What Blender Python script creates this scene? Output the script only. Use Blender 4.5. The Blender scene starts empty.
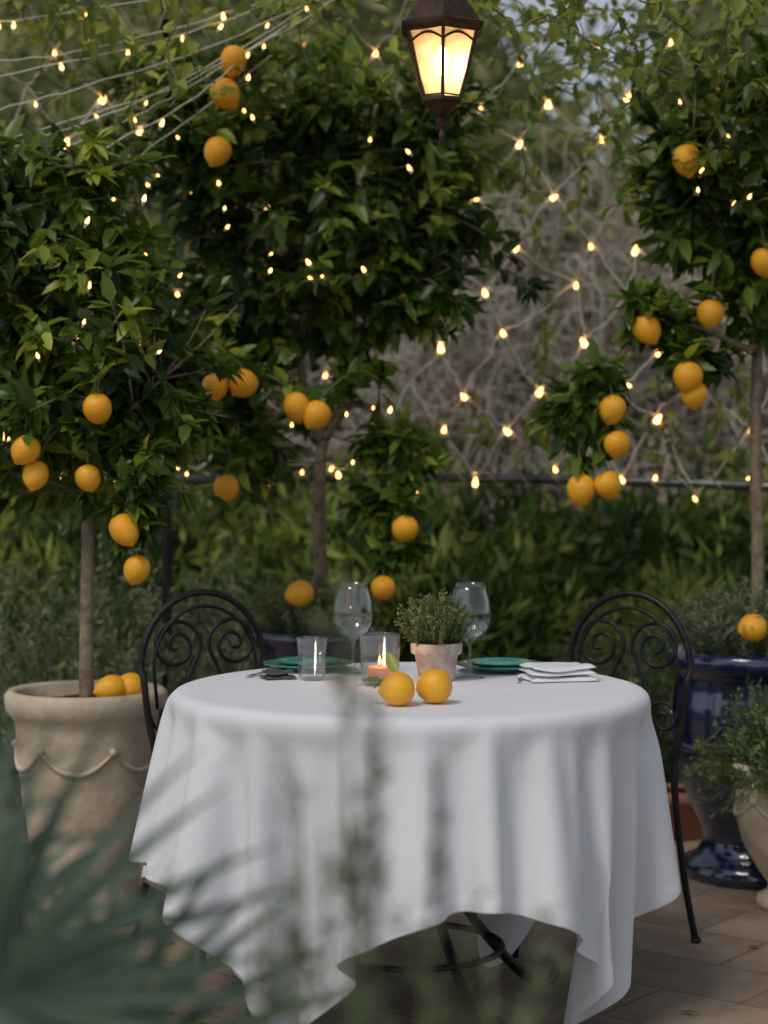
import bpy, bmesh, math, time
import numpy as np
from mathutils import Vector, noise, Matrix
T0=time.time()
R=np.random.default_rng(7)
scene=bpy.context.scene
scene.view_settings.view_transform='Standard'
try: scene.view_settings.look='None'
except: pass
scene.view_settings.exposure=0

# ------------------------------------------------------------------ mesh builder
class MB:
    def __init__(s):
        s.v=[];s.n=0;s.t=[];s.tri=[];s.quad=[]
    def add(s,v,tris=None,quads=None,mat=0,tint=0.5):
        v=np.asarray(v,float).reshape(-1,3)
        s.v.append(v)
        tt=np.full(len(v),tint,float) if np.isscalar(tint) else np.asarray(tint,float)
        s.t.append(tt)
        if tris is not None and len(tris): s.tri.append((np.asarray(tris,int)+s.n,mat))
        if quads is not None and len(quads): s.quad.append((np.asarray(quads,int)+s.n,mat))
        s.n+=len(v)
    def build(s,name,mats,parent=None,smooth=True,loc=None,rotz=None):
        me=bpy.data.meshes.new(name)
        V=np.concatenate(s.v)
        nt=sum(len(a) for a,_ in s.tri); nq=sum(len(a) for a,_ in s.quad)
        L=[];M=[]
        for a,m in s.tri: L.append(a.ravel());M.append(np.full(len(a),m))
        for a,m in s.quad: L.append(a.ravel());M.append(np.full(len(a),m))
        L=np.concatenate(L).astype(np.int32);M=np.concatenate(M).astype(np.int32)
        st=np.concatenate([np.arange(nt)*3,nt*3+np.arange(nq)*4]).astype(np.int32)
        me.vertices.add(len(V));me.vertices.foreach_set("co",V.astype(np.float32).ravel())
        me.loops.add(len(L));me.loops.foreach_set("vertex_index",L)
        me.polygons.add(nt+nq);me.polygons.foreach_set("loop_start",st)
        me.polygons.foreach_set("material_index",M)
        me.polygons.foreach_set("use_smooth",np.full(nt+nq,smooth))
        me.update(calc_edges=True)
        at=me.attributes.new("tint",'FLOAT','POINT')
        at.data.foreach_set("value",np.concatenate(s.t).astype(np.float32))
        me.validate()
        for m in mats: me.materials.append(m)
        ob=bpy.data.objects.new(name,me)
        scene.collection.objects.link(ob)
        if parent is not None: ob.parent=parent
        if loc is not None: ob.location=loc
        if rotz is not None: ob.rotation_euler=(0,0,rotz)
        return ob

def empty(name,loc=(0,0,0),rotz=0):
    e=bpy.data.objects.new(name,None);scene.collection.objects.link(e)
    e.location=loc;e.rotation_euler=(0,0,rotz);e.empty_display_size=.1
    return e
def nrm(a):
    a=np.asarray(a,float); return a/np.maximum(np.linalg.norm(a,axis=-1,keepdims=True),1e-9)

def tube(mb,pts,rad,seg=8,mat=0,tint=.5,closed=False):
    P=np.asarray(pts,float);n=len(P)
    r=np.full(n,rad,float) if np.isscalar(rad) else np.asarray(rad,float)
    if closed: Tn=nrm(np.roll(P,-1,0)-np.roll(P,1,0))
    else: Tn=nrm(np.gradient(P,axis=0))
    u=np.cross(Tn[0],[0,0,1.]); 
    if np.linalg.norm(u)<.1: u=np.cross(Tn[0],[0,1.,0])
    u=u/np.linalg.norm(u);U=[u]
    for i in range(1,n):
        u=u-Tn[i]*np.dot(u,Tn[i]);u=u/max(np.linalg.norm(u),1e-9);U.append(u)
    U=np.array(U);W=np.cross(Tn,U)
    a=np.arange(seg)*2*np.pi/seg
    V=P[:,None,:]+r[:,None,None]*(np.cos(a)[None,:,None]*U[:,None,:]+np.sin(a)[None,:,None]*W[:,None,:])
    m=n if closed else n-1
    i=np.arange(m)[:,None];j=np.arange(seg)[None,:];i2=(i+1)%n;j2=(j+1)%seg
    q=np.stack([i*seg+j,i*seg+j2,i2*seg+j2,i2*seg+j],-1).reshape(-1,4)
    V=V.reshape(-1,3);tri=[]
    if not closed and seg>3:
        V=np.vstack([V,P[0],P[-1]]);k=n*seg
        for jj in range(seg):
            tri.append((k,(jj+1)%seg,jj));tri.append((k+1,(n-1)*seg+jj,(n-1)*seg+(jj+1)%seg))
    mb.add(V,tri,q,mat,tint)

def catmull(pts,k=8):
    P=np.asarray(pts,float);P=np.vstack([2*P[0]-P[1],P,2*P[-1]-P[-2]]);out=[]
    t=(np.arange(k)/k)[:,None]
    for i in range(1,len(P)-2):
        out.append(.5*((2*P[i])+(-P[i-1]+P[i+1])*t+(2*P[i-1]-5*P[i]+4*P[i+1]-P[i+2])*t*t+(-P[i-1]+3*P[i]-3*P[i+1]+P[i+2])*t**3))
    out.append(P[-2:-1]);return np.vstack(out)

def lathe(mb,prof,c=(0,0,0),seg=40,mat=0,tint=.5,rot=None,wob=0,ph=0):
    pr=np.asarray(prof,float);n=len(pr)
    a=np.arange(seg)*2*np.pi/seg+ph
    V=np.stack([pr[:,0][:,None]*np.cos(a),pr[:,0][:,None]*np.sin(a),np.repeat(pr[:,1][:,None],seg,1)],-1).reshape(-1,3)
    if wob: V=V+R.normal(0,wob,V.shape)
    if rot is not None: V=V@np.asarray(rot).T
    i=np.arange(n-1)[:,None];j=np.arange(seg)[None,:];j2=(j+1)%seg
    q=np.stack([i*seg+j,i*seg+j2,(i+1)*seg+j2,(i+1)*seg+j],-1).reshape(-1,4)
    mb.add(V+np.asarray(c,float),None,q,mat,tint)

def leaves(mb,P,D,N,L,W,tint,mat=0,fold=.25,curl=.2):
    P=np.asarray(P,float);n=len(P)
    D=nrm(D);N=np.asarray(N,float);N=nrm(N-D*np.sum(N*D,-1,keepdims=True));S=np.cross(D,N)
    L=np.broadcast_to(L,(n,))[:,None];W=np.broadcast_to(W,(n,))[:,None]
    tp=[(0,0,0),(.3,-.46,1),(.3,0,0),(.3,.46,1),(.68,-.36,1),(.68,0,0),(.68,.36,1),(1,0,0)]
    vs=[]
    for (t,s,h) in tp:
        z=fold*W*abs(s)*h*1.6-curl*L*t*t
        vs.append(P+D*L*t+S*W*s+N*z)
    V=np.stack(vs,1).reshape(-1,3)
    b=(np.arange(n)*8)[:,None]
    tri=np.vstack([b+[0,2,1],b+[0,3,2],b+[4,5,7],b+[5,6,7]])
    q=np.vstack([b+[1,2,5,4],b+[2,3,6,5]])
    mb.add(V,tri,q,mat,np.repeat(np.broadcast_to(tint,(n,)),8))

def qleaves(mb,P,D,N,L,W,tint,mat=0):
    P=np.asarray(P,float);n=len(P)
    D=nrm(D);N=nrm(N-D*np.sum(N*D,-1,keepdims=True));S=np.cross(D,N)
    L=np.broadcast_to(L,(n,))[:,None];W=np.broadcast_to(W,(n,))[:,None]
    V=np.stack([P,P+D*L*.45+S*W*.5+N*W*.12,P+D*L,P+D*L*.45-S*W*.5+N*W*.12],1).reshape(-1,3)
    b=(np.arange(n)*4)[:,None]
    mb.add(V,None,b+[0,1,2,3],mat,np.repeat(np.broadcast_to(tint,(n,)),4))

# ------------------------------------------------------------------ materials
def mat_new(name):
    m=bpy.data.materials.new(name);m.use_nodes=True
    nt=m.node_tree;b=nt.nodes["Principled BSDF"];return m,nt,b
def lnk(nt,a,b): nt.links.new(a,b)
def noise_tex(nt,scale,detail=4,rough=.55,coord='Object'):
    tc=nt.nodes.new("ShaderNodeTexCoord");n=nt.nodes.new("ShaderNodeTexNoise")
    n.inputs["Scale"].default_value=scale;n.inputs["Detail"].default_value=detail;n.inputs["Roughness"].default_value=rough
    lnk(nt,tc.outputs[coord],n.inputs["Vector"]);return n
def ramp(nt,fac,stops):
    r=nt.nodes.new("ShaderNodeValToRGB");e=r.color_ramp.elements
    while len(e)<len(stops): e.new(.5)
    for k,(p,c) in enumerate(stops): e[k].position=p;e[k].color=(*c,1)
    lnk(nt,fac,r.inputs["Fac"]);return r
def bump(nt,b,h,strength=.3,dist=.01):
    n=nt.nodes.new("ShaderNodeBump");n.inputs["Strength"].default_value=strength;n.inputs["Distance"].default_value=dist
    lnk(nt,h,n.inputs["Height"]);lnk(nt,n.outputs["Normal"],b.inputs["Normal"]);return n
def simple(name,c1,c2,scale=8,rough=.6,metal=0,bs=.2,bd=.005,spec=.5,coat=0):
    m,nt,b=mat_new(name);n=noise_tex(nt,scale)
    r=ramp(nt,n.outputs["Fac"],[(.3,c1),(.7,c2)]);lnk(nt,r.outputs["Color"],b.inputs["Base Color"])
    b.inputs["Roughness"].default_value=rough;b.inputs["Metallic"].default_value=metal
    b.inputs["Specular IOR Level"].default_value=spec;b.inputs["Coat Weight"].default_value=coat
    if bs: 
        n2=noise_tex(nt,scale*5,6);bump(nt,b,n2.outputs["Fac"],bs,bd)
    return m
def leafmat(name,stops,rough=.42,trans=.3,spec=.4):
    m,nt,b=mat_new(name)
    at=nt.nodes.new("ShaderNodeAttribute");at.attribute_name="tint"
    r=ramp(nt,at.outputs["Fac"],stops)
    lnk(nt,r.outputs["Color"],b.inputs["Base Color"]);b.inputs["Roughness"].default_value=rough
    b.inputs["Specular IOR Level"].default_value=spec
    tr=nt.nodes.new("ShaderNodeBsdfTranslucent")
    hs=nt.nodes.new("ShaderNodeHueSaturation");hs.inputs["Value"].default_value=1.6;hs.inputs["Hue"].default_value=.485
    lnk(nt,r.outputs["Color"],hs.inputs["Color"]);lnk(nt,hs.outputs["Color"],tr.inputs["Color"])
    mx=nt.nodes.new("ShaderNodeMixShader");mx.inputs[0].default_value=trans
    lnk(nt,b.outputs[0],mx.inputs[1]);lnk(nt,tr.outputs[0],mx.inputs[2])
    lnk(nt,mx.outputs[0],nt.nodes["Material Output"].inputs["Surface"]);return m
def emit(name,col,st,sample=False):
    m=bpy.data.materials.new(name);m.use_nodes=True;nt=m.node_tree;nt.nodes.clear()
    e=nt.nodes.new("ShaderNodeEmission");e.inputs[0].default_value=(*col,1);e.inputs[1].default_value=st
    o=nt.nodes.new("ShaderNodeOutputMaterial");lnk(nt,e.outputs[0],o.inputs["Surface"])
    if not sample:
        try: m.cycles.emission_sampling='NONE'
        except Exception: pass
    return m

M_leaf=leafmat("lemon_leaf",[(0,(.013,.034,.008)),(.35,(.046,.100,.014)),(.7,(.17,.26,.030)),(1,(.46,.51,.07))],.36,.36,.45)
M_vine=leafmat("vine_leaf",[(0,(.04,.08,.015)),(.5,(.15,.21,.035)),(1,(.42,.45,.09))],.5,.4)
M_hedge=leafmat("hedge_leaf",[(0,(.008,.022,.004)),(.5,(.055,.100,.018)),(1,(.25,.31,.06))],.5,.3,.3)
M_far=leafmat("far_leaf",[(0,(.055,.07,.025)),(.5,(.18,.20,.075)),(1,(.40,.39,.18))],.7,.35,.2)
M_grey=leafmat("grey_green_leaf",[(0,(.045,.07,.035)),(.5,(.14,.18,.10)),(1,(.30,.34,.20))],.6,.25,.3)
M_rose=leafmat("rosemary_leaf",[(0,(.03,.06,.022)),(.5,(.12,.17,.06)),(1,(.29,.34,.14))],.55,.2,.3)
M_palm=leafmat("palm_leaf",[(0,(.03,.055,.038)),(.5,(.070,.115,.080)),(1,(.16,.23,.16))],.5,.2,.35)
M_bark=simple("bark",(.15,.11,.07),(.36,.28,.19),35,.85,0,.6,.01)
M_stem=simple("green_stem",(.07,.09,.04),(.14,.16,.07),30,.7,0,0)
M_twig=simple("dry_twig",(.26,.22,.17),(.55,.49,.42),3,.9,0,0)
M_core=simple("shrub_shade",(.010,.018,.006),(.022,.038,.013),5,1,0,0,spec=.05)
M_soil=simple("soil",(.02,.014,.01),(.06,.045,.03),40,.95,0,.8,.02)
M_iron=simple("wrought_iron",(.012,.013,.014),(.028,.028,.027),30,.45,.6,.2,.002)
M_rail=simple("weathered_rail",(.04,.045,.045),(.18,.19,.18),12,.3,.7,.3,.003)
M_wire=simple("wire_sheath",(.55,.54,.46),(.75,.74,.65),10,.5,0,0)
M_gwire=simple("green_wire",(.03,.05,.02),(.05,.07,.03),10,.5,0,0)
M_cream=simple("cream_terracotta",(.40,.31,.22),(.64,.54,.41),9,.75,0,.4,.007)
M_blue=simple("blue_glaze",(.003,.006,.026),(.010,.018,.075),5,.10,0,.15,.005,.7,.9)
M_terra=simple("terracotta",(.25,.10,.055),(.36,.17,.10),12,.8,0,.3,.004)
M_teal=simple("teal_glaze",(.02,.20,.165),(.04,.31,.26),25,.15,0,.05,.002,.6,.5)
M_char=simple("charcoal_linen",(.04,.04,.045),(.09,.09,.095),90,.9,0,.4,.002)
M_steel=simple("steel",(.5,.5,.5),(.6,.6,.6),20,.2,1,0)
M_wax=simple("wax",(.60,.20,.10),(.75,.33,.2),10,.5,0,0)
M_bulb=emit("fairy_bulb_glow",(1,.45,.12),9)
M_lampb=emit("lamp_bulb_glow",(1,.66,.30),25)
M_flame=emit("candle_flame",(1,.45,.12),8)
# lemon
M_lemon,nt,b=mat_new("lemon_peel")
n=noise_tex(nt,9,3);r=ramp(nt,n.outputs["Fac"],[(.3,(.86,.345,.012)),(.7,(.93,.475,.022))]);lnk(nt,r.outputs["Color"],b.inputs["Base Color"])
b.inputs["Roughness"].default_value=.40
v=noise_tex(nt,230,2);bump(nt,b,v.outputs["Fac"],.7,.003)
# tablecloth linen
M_cloth,nt,b=mat_new("white_linen")
tc=nt.nodes.new("ShaderNodeTexCoord")
b.inputs["Base Color"].default_value=(.735,.75,.80,1);b.inputs["Roughness"].default_value=.9
w1=nt.nodes.new("ShaderNodeTexNoise");w1.inputs["Scale"].default_value=7;w1.inputs["Detail"].default_value=6
w2=nt.nodes.new("ShaderNodeTexNoise");w2.inputs["Scale"].default_value=420
at=nt.nodes.new("ShaderNodeAttribute");at.attribute_name="hem"
lnk(nt,tc.outputs["Object"],w1.inputs["Vector"]);lnk(nt,tc.outputs["Object"],w2.inputs["Vector"])
b1=bump(nt,b,w1.outputs["Fac"],.4,.012)
b2=nt.nodes.new("ShaderNodeBump");b2.inputs["Strength"].default_value=.25;b2.inputs["Distance"].default_value=.001
lnk(nt,w2.outputs["Fac"],b2.inputs["Height"]);lnk(nt,b1.outputs["Normal"],b2.inputs["Normal"])
b3=nt.nodes.new("ShaderNodeBump");b3.inputs["Strength"].default_value=.8;b3.inputs["Distance"].default_value=.003
lnk(nt,at.outputs["Fac"],b3.inputs["Height"]);lnk(nt,b2.outputs["Normal"],b3.inputs["Normal"]);lnk(nt,b3.outputs["Normal"],b.inputs["Normal"])
# thin glass
def glassmat(name,lo=.08,hi=.95):
    m=bpy.data.materials.new(name);m.use_nodes=True;nt=m.node_tree;nt.nodes.clear()
    tr=nt.nodes.new("ShaderNodeBsdfTransparent");tr.inputs[0].default_value=(.96,.97,.97,1)
    g=nt.nodes.new("ShaderNodeBsdfGlossy");g.inputs["Roughness"].default_value=.02
    lw=nt.nodes.new("ShaderNodeLayerWeight");lw.inputs["Blend"].default_value=.35
    mr=nt.nodes.new("ShaderNodeMapRange");mr.inputs["From Min"].default_value=0;mr.inputs["From Max"].default_value=1;mr.inputs["To Min"].default_value=lo;mr.inputs["To Max"].default_value=hi
    pw=nt.nodes.new("ShaderNodeMath");pw.operation='POWER';pw.inputs[1].default_value=1.8
    lnk(nt,lw.outputs["Facing"],pw.inputs[0]);lnk(nt,pw.outputs[0],mr.inputs["Value"])
    mx=nt.nodes.new("ShaderNodeMixShader");lnk(nt,mr.outputs[0],mx.inputs[0]);lnk(nt,tr.outputs[0],mx.inputs[1]);lnk(nt,g.outputs[0],mx.inputs[2])
    o=nt.nodes.new("ShaderNodeOutputMaterial");lnk(nt,mx.outputs[0],o.inputs["Surface"]);return m
M_glass=glassmat("clear_glass")
M_pane,nt,b=mat_new("frosted_pane")
b.inputs["Base Color"].default_value=(.8,.72,.55,1);b.inputs["Roughness"].default_value=.3
tr=nt.nodes.new("ShaderNodeBsdfTranslucent")
pn=noise_tex(nt,28,3);pr_=ramp(nt,pn.outputs["Fac"],[(.3,(.55,.45,.30)),(.7,(.95,.85,.66))]);lnk(nt,pr_.outputs["Color"],tr.inputs[0])
tp=nt.nodes.new("ShaderNodeBsdfTransparent")
mx=nt.nodes.new("ShaderNodeMixShader");mx.inputs[0].default_value=.55;lnk(nt,tr.outputs[0],mx.inputs[1]);lnk(nt,tp.outputs[0],mx.inputs[2])
mx2=nt.nodes.new("ShaderNodeMixShader");mx2.inputs[0].default_value=.88;lnk(nt,b.outputs[0],mx2.inputs[1]);lnk(nt,mx.outputs[0],mx2.inputs[2])
lnk(nt,mx2.outputs[0],nt.nodes["Material Output"].inputs["Surface"])
# paving
M_pave,nt,b=mat_new("stone_paving")
tc=nt.nodes.new("ShaderNodeTexCoord");mp=nt.nodes.new("ShaderNodeMapping");mp.inputs["Rotation"].default_value=(0,0,math.radians(38))
wn=noise_tex(nt,2.2,3);wv=nt.nodes.new("ShaderNodeMix");wv.data_type='RGBA';wv.blend_type='LINEAR_LIGHT';wv.inputs["Factor"].default_value=.02
lnk(nt,tc.outputs["Object"],wv.inputs["A"]);lnk(nt,wn.outputs["Color"],wv.inputs["B"]);lnk(nt,wv.outputs["Result"],mp.inputs["Vector"])
br=nt.nodes.new("ShaderNodeTexBrick");br.inputs["Scale"].default_value=1;br.inputs["Brick Width"].default_value=.42;br.inputs["Row Height"].default_value=.28
br.inputs["Mortar Size"].default_value=.006;br.inputs["Mortar Smooth"].default_value=.5;br.inputs["Bias"].default_value=0
br.inputs["Color1"].default_value=(.33,.255,.195,1);br.inputs["Color2"].default_value=(.22,.175,.14,1);br.inputs["Mortar"].default_value=(.19,.155,.125,1)
lnk(nt,mp.outputs[0],br.inputs["Vector"])
n1=noise_tex(nt,4,9,.7);rr=ramp(nt,n1.outputs["Fac"],[(.3,(.5,.47,.45)),(.7,(1.25,1.18,1.1))])
mm=nt.nodes.new("ShaderNodeMix");mm.data_type='RGBA';mm.blend_type='MULTIPLY';mm.inputs["Factor"].default_value=.9
lnk(nt,br.outputs["Color"],mm.inputs["A"]);lnk(nt,rr.outputs["Color"],mm.inputs["B"]);lnk(nt,mm.outputs["Result"],b.inputs["Base Color"])
b.inputs["Roughness"].default_value=.7
n2=noise_tex(nt,25,6);ma=nt.nodes.new("ShaderNodeMath");ma.operation='SUBTRACT';lnk(nt,n2.outputs["Fac"],ma.inputs[0]);lnk(nt,br.outputs["Fac"],ma.inputs[1])
bump(nt,b,ma.outputs[0],.6,.007)
M_ground=simple("garden_ground",(.03,.04,.015),(.08,.09,.04),3,.95,0,.5,.03)
M_hill=simple("hill_grass",(.12,.15,.07),(.26,.28,.16),.6,.95,0,0)

# ------------------------------------------------------------------ ground
mb=MB();mb.add([(-300,-60,-.012),(300,-60,-.012),(300,500,-.012),(-300,500,-.012)],None,[(0,1,2,3)]);mb.build("ground",[M_ground])
mb=MB();mb.add([(-4.5,-6.5,0),(4.5,-6.5,0),(4.5,3.1,0),(-4.5,3.1,0)],None,[(0,1,2,3)]);mb.build("patio_paving",[M_pave])
mb=MB();nx,ny=60,30;xs=np.linspace(-60,60,nx);ys=np.linspace(16,90,ny)
V=[(x,y,-.05+min(1,(y-16)/30)**1.2*9*(1+.25*noise.noise(Vector((x*.05,y*.05,0))))) for y in ys for x in xs]
q=[(j*nx+i,j*nx+i+1,(j+1)*nx+i+1,(j+1)*nx+i) for j in range(ny-1) for i in range(nx-1)]
mb.add(V,None,q);mb.build("hillside",[M_hill])
# fallen leaves scattered on the paving
mb=MB();n=160;P=np.stack([R.uniform(-1.6,1.8,n),R.uniform(-1.5,3,n),np.full(n,.004)],-1);D=R.normal(0,1,(n,3));D[:,2]=0.02
leaves(mb,P,D,np.array([[0,0,1.]]*n)+R.normal(0,.1,(n,3)),R.uniform(.03,.06,n),.018,R.uniform(.3,1,n),0,.2,-.08);mb.build("fallen_leaves",[M_vine])

# ------------------------------------------------------------------ table + cloth
tab=empty("round_dining_table",(.06,0,0))
mb=MB();lathe(mb,[(0,.722),(.53,.722),(.545,.726),(.55,.735),(.545,.745),(.53,.749),(0,.749)],seg=72);mb.build("table_top",[M_iron],tab)
mb=MB()
for k in range(4):
    a=math.radians(-62+90*k);c,s=math.cos(a),math.sin(a)
    pr=[(.30,.715),(.14,.68),(.055,.58),(.05,.45),(.085,.33),(.17,.20),(.27,.085),(.34,.025),(.385,.018),(.405,.05),(.385,.075),(.36,.06)]
    tube(mb,catmull([(r_*c,r_*s,z) for r_,z in pr],8),.0125,8)
    pr=[(.055,.44),(.11,.36),(.13,.28),(.095,.24),(.06,.27),(.075,.30)]
    tube(mb,catmull([(r_*c,r_*s,z) for r_,z in pr],6),.007,6)
for rr_,z in ((.065,.52),(.065,.40),(.215,.152)):
    a=np.linspace(0,2*np.pi,49)[:-1];tube(mb,np.stack([rr_*np.cos(a),rr_*np.sin(a),0*a+z],-1),.008,8,closed=True)
mb.build("scrolled_base",[M_iron],tab)

def drape():
    Rc=np.random.default_rng(77)
    G=89;a=.945;rot=math.radians(14);u=np.linspace(-a,a,G)
    X,Y=np.meshgrid(u,u);c,s=math.cos(rot),math.sin(rot)
    x=(X*c-Y*s+.06).ravel();y=(X*s+Y*c+.0).ravel();z=np.full_like(x,.757)
    i=np.arange(G-1)[:,None];j=np.arange(G-1)[None,:]
    q=np.stack([i*G+j,i*G+j+1,(i+1)*G+j+1,(i+1)*G+j],-1).reshape(-1,4)
    z=z+Rc.normal(0,.0003,z.shape)
    me=bpy.data.meshes.new("cloth_src");me.from_pydata(np.stack([x,y,z],-1).tolist(),[],q.tolist());me.update()
    ob=bpy.data.objects.new("cloth_src",me);scene.collection.objects.link(ob)
    mc=MB();lathe(mc,[(0.001,.70),(.52,.70),(.54,.705),(.548,.72),(.55,.735),(.546,.745),(.535,.75),(.4,.75),(.2,.75),(0.001,.75)],(.06,0,0),80)
    col=mc.build("col_src",[]);col.modifiers.new("c",'COLLISION')
    col.collision.thickness_outer=.003;col.collision.thickness_inner=.05;col.collision.cloth_friction=40
    m=ob.modifiers.new("cloth",'CLOTH');st=m.settings
    st.quality=6;st.mass=.4;st.tension_stiffness=25;st.compression_stiffness=25;st.shear_stiffness=11;st.bending_stiffness=3.5
    st.air_damping=1.8;m.collision_settings.distance_min=.004;m.collision_settings.collision_quality=2
    m.point_cache.frame_start=1;m.point_cache.frame_end=120
    scene.frame_start=1;scene.frame_end=120
    for f in range(1,96): scene.frame_set(f)
    dg=bpy.context.evaluated_depsgraph_get();ev=ob.evaluated_get(dg);em=ev.to_mesh()
    co=np.empty(G*G*3,np.float32);em.vertices.foreach_get("co",co);co=co.reshape(-1,3).astype(float).copy()
    ev.to_mesh_clear()
    bpy.data.objects.remove(ob);bpy.data.objects.remove(col);scene.frame_set(1)
    d=a-np.maximum(abs(X),abs(Y)).ravel()
    return co,q,d
co,q,dd=drape()
co[:,2]=np.maximum(co[:,2],.006)
mb=MB();mb.add(co,None,q);cl=mb.build("tablecloth",[M_cloth])
at=cl.data.attributes.new("hem",'FLOAT','POINT')
at.data.foreach_set("value",np.clip((.035-dd)/.012,0,1).astype(np.float32))
sm=cl.modifiers.new("sm",'SMOOTH');sm.factor=.5;sm.iterations=3
sb=cl.modifiers.new("ss",'SUBSURF');sb.levels=2;sb.render_levels=2
so=cl.modifiers.new("so",'SOLIDIFY');so.thickness=.0012;so.offset=1
rc=np.hypot(co[:,0]-.06,co[:,1]);ZT=float(np.percentile(co[rc<.45,2],99))+.0012

# ------------------------------------------------------------------ table ware
def wine(x,y,s=1):
    mb=MB();p=[(0,.004),(.02,.004),(.034,.0015),(.0365,.001),(.036,.0025),(.02,.006),(.008,.011),(.0045,.02),(.0038,.05),(.004,.075),(.007,.086),(.02,.093),(.038,.108),(.049,.128),(.053,.146),(.0525,.160),(.048,.186),(.040,.212),(.0345,.230),(.0338,.230),(.0393,.211),(.0475,.184),(.0515,.160),(.0515,.146),(.048,.129),(.037,.110),(.019,.0955),(0,.091)]
    lathe(mb,np.array(p)*s,(0,0,0),48);return mb.build("wine_glass",[M_glass],None,True,(x,y,ZT))
wine(-.076,.25,.98);wine(.207,.17,1.0)
def tumbler(n,x,y,r,h,r0):
    mb=MB();p=[(0,.001),(r0-.004,.001),(r0,.006),(r,h),(r-.001,h+.001),(r-.002,h),(r0-.002,.009),(r0-.006,.007),(0,.007)]
    lathe(mb,p,(0,0,0),48);return mb.build(n,[M_glass],None,True,(x,y,ZT))
tumbler("water_glass",-.172,.13,.038,.10,.031)
tumbler("water_glass",.12,.30,.038,.10,.031)
c=tumbler("candle_holder",-.01,.03,.05,.118,.042)
mb=MB();lathe(mb,[(0,.01),(.028,.01),(.029,.04),(.026,.043),(0,.040)],seg=32);lathe(mb,[(.0008,.04),(.0008,.05),(0,.05)],seg=6,mat=1)
lathe(mb,[(0,.047),(.003,.051),(.004,.055),(.002,.064),(0,.069)],seg=12,mat=2);mb.build("candle",[M_wax,M_iron,M_flame],c)
def plate(x,y):
    e=empty("place_setting_plate",(x,y,ZT))
    mb=MB();lathe(mb,[(0,.004),(.06,.002),(.064,.006),(.095,.013),(.112,.017),(.1135,.019),(.111,.0195),(.093,.016),(.066,.009),(.05,.0065),(0,.0065)],seg=64);mb.build("charger_plate",[M_teal],e)
    mb=MB();lathe(mb,[(0,.0085),(.045,.0085),(.05,.010),(.075,.019),(.083,.0235),(.0835,.025),(.081,.0245),(.072,.0215),(.05,.014),(0,.0125)],seg=64);mb.build("salad_plate",[M_teal],e)
plate(-.19,.35);plate(.29,.32)
def napkin(n,x,y,w,d,layers,rot,mat,lift=.004,seed=5):
    Rn=np.random.default_rng(seed);mb=MB()
    for k in range(layers):
        NX,NY=22,16;U,Vv=np.meshgrid(np.linspace(-1,1,NX),np.linspace(-1,1,NY))
        sh=.96**k;ox,oy=Rn.normal(0,.003,2);ph=Rn.uniform(0,6,3)
        z0=k*lift*1.25+.002
        X=U*w/2*sh+ox+.004*np.sin(Vv*3+ph[0]);Y=Vv*d/2*sh+oy+.003*np.sin(U*4+ph[1])
        Z=z0+.0025*(1+np.sin(U*3+ph[2])*np.cos(Vv*2.2+k))*(k>0)+.004*(np.abs(U)**3)*((k+1)/layers)
        e_=1-np.maximum(abs(U),abs(Vv))
        th=lift*np.sqrt(np.clip(e_*5,.05,1))*(1+.25*np.sin(U*5+ph[1])*np.sin(Vv*4))
        top=np.stack([X,Y,Z+th],-1).reshape(-1,3);bot=np.stack([X,Y,Z],-1).reshape(-1,3)
        i=np.arange(NY-1)[:,None];j=np.arange(NX-1)[None,:]
        qq=np.stack([i*NX+j,i*NX+j+1,(i+1)*NX+j+1,(i+1)*NX+j],-1).reshape(-1,4)
        nn=NX*NY;ring=[j for j in range(NX)]+[i*NX+NX-1 for i in range(1,NY)]+[(NY-1)*NX+j for j in range(NX-2,-1,-1)]+[i*NX for i in range(NY-2,0,-1)]
        side=[(ring[a],ring[(a+1)%len(ring)],ring[(a+1)%len(ring)]+nn,ring[a]+nn) for a in range(len(ring))]
        mb.add(np.vstack([bot,top]),None,np.vstack([qq[:,::-1],qq+nn,side]))
    return mb.build(n,[mat],None,True,(x,y,ZT),rot)
napkin("folded_napkin",.415,.14,.165,.13,3,.22,M_cloth,.009)
napkin("charcoal_napkin",-.255,.16,.075,.06,2,.3,M_char,.006)
def cutlery(name,x,y,rz,fork):
    mb=MB()
    tube(mb,[(0,0,.003),(0,.06,.005),(0,.11,.006),(0,.13,.004)],[.004,.003,.002,.003],8)
    if fork:
        for k in range(4): tube(mb,[(0,.13,.004),((k-1.5)*.005,.145,.003),((k-1.5)*.005,.185,.006)],[.003,.0016,.001],6)
    else: tube(mb,[(0,.13,.004),(.002,.16,.004),(.001,.20,.004)],[.003,.005,.001],6)
    return mb.build(name,[M_steel],None,True,(x,y,ZT),rz)
cutlery("fork",-.33,.17,-.5,True);cutlery("knife",.315,.06,-.2,False)

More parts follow.
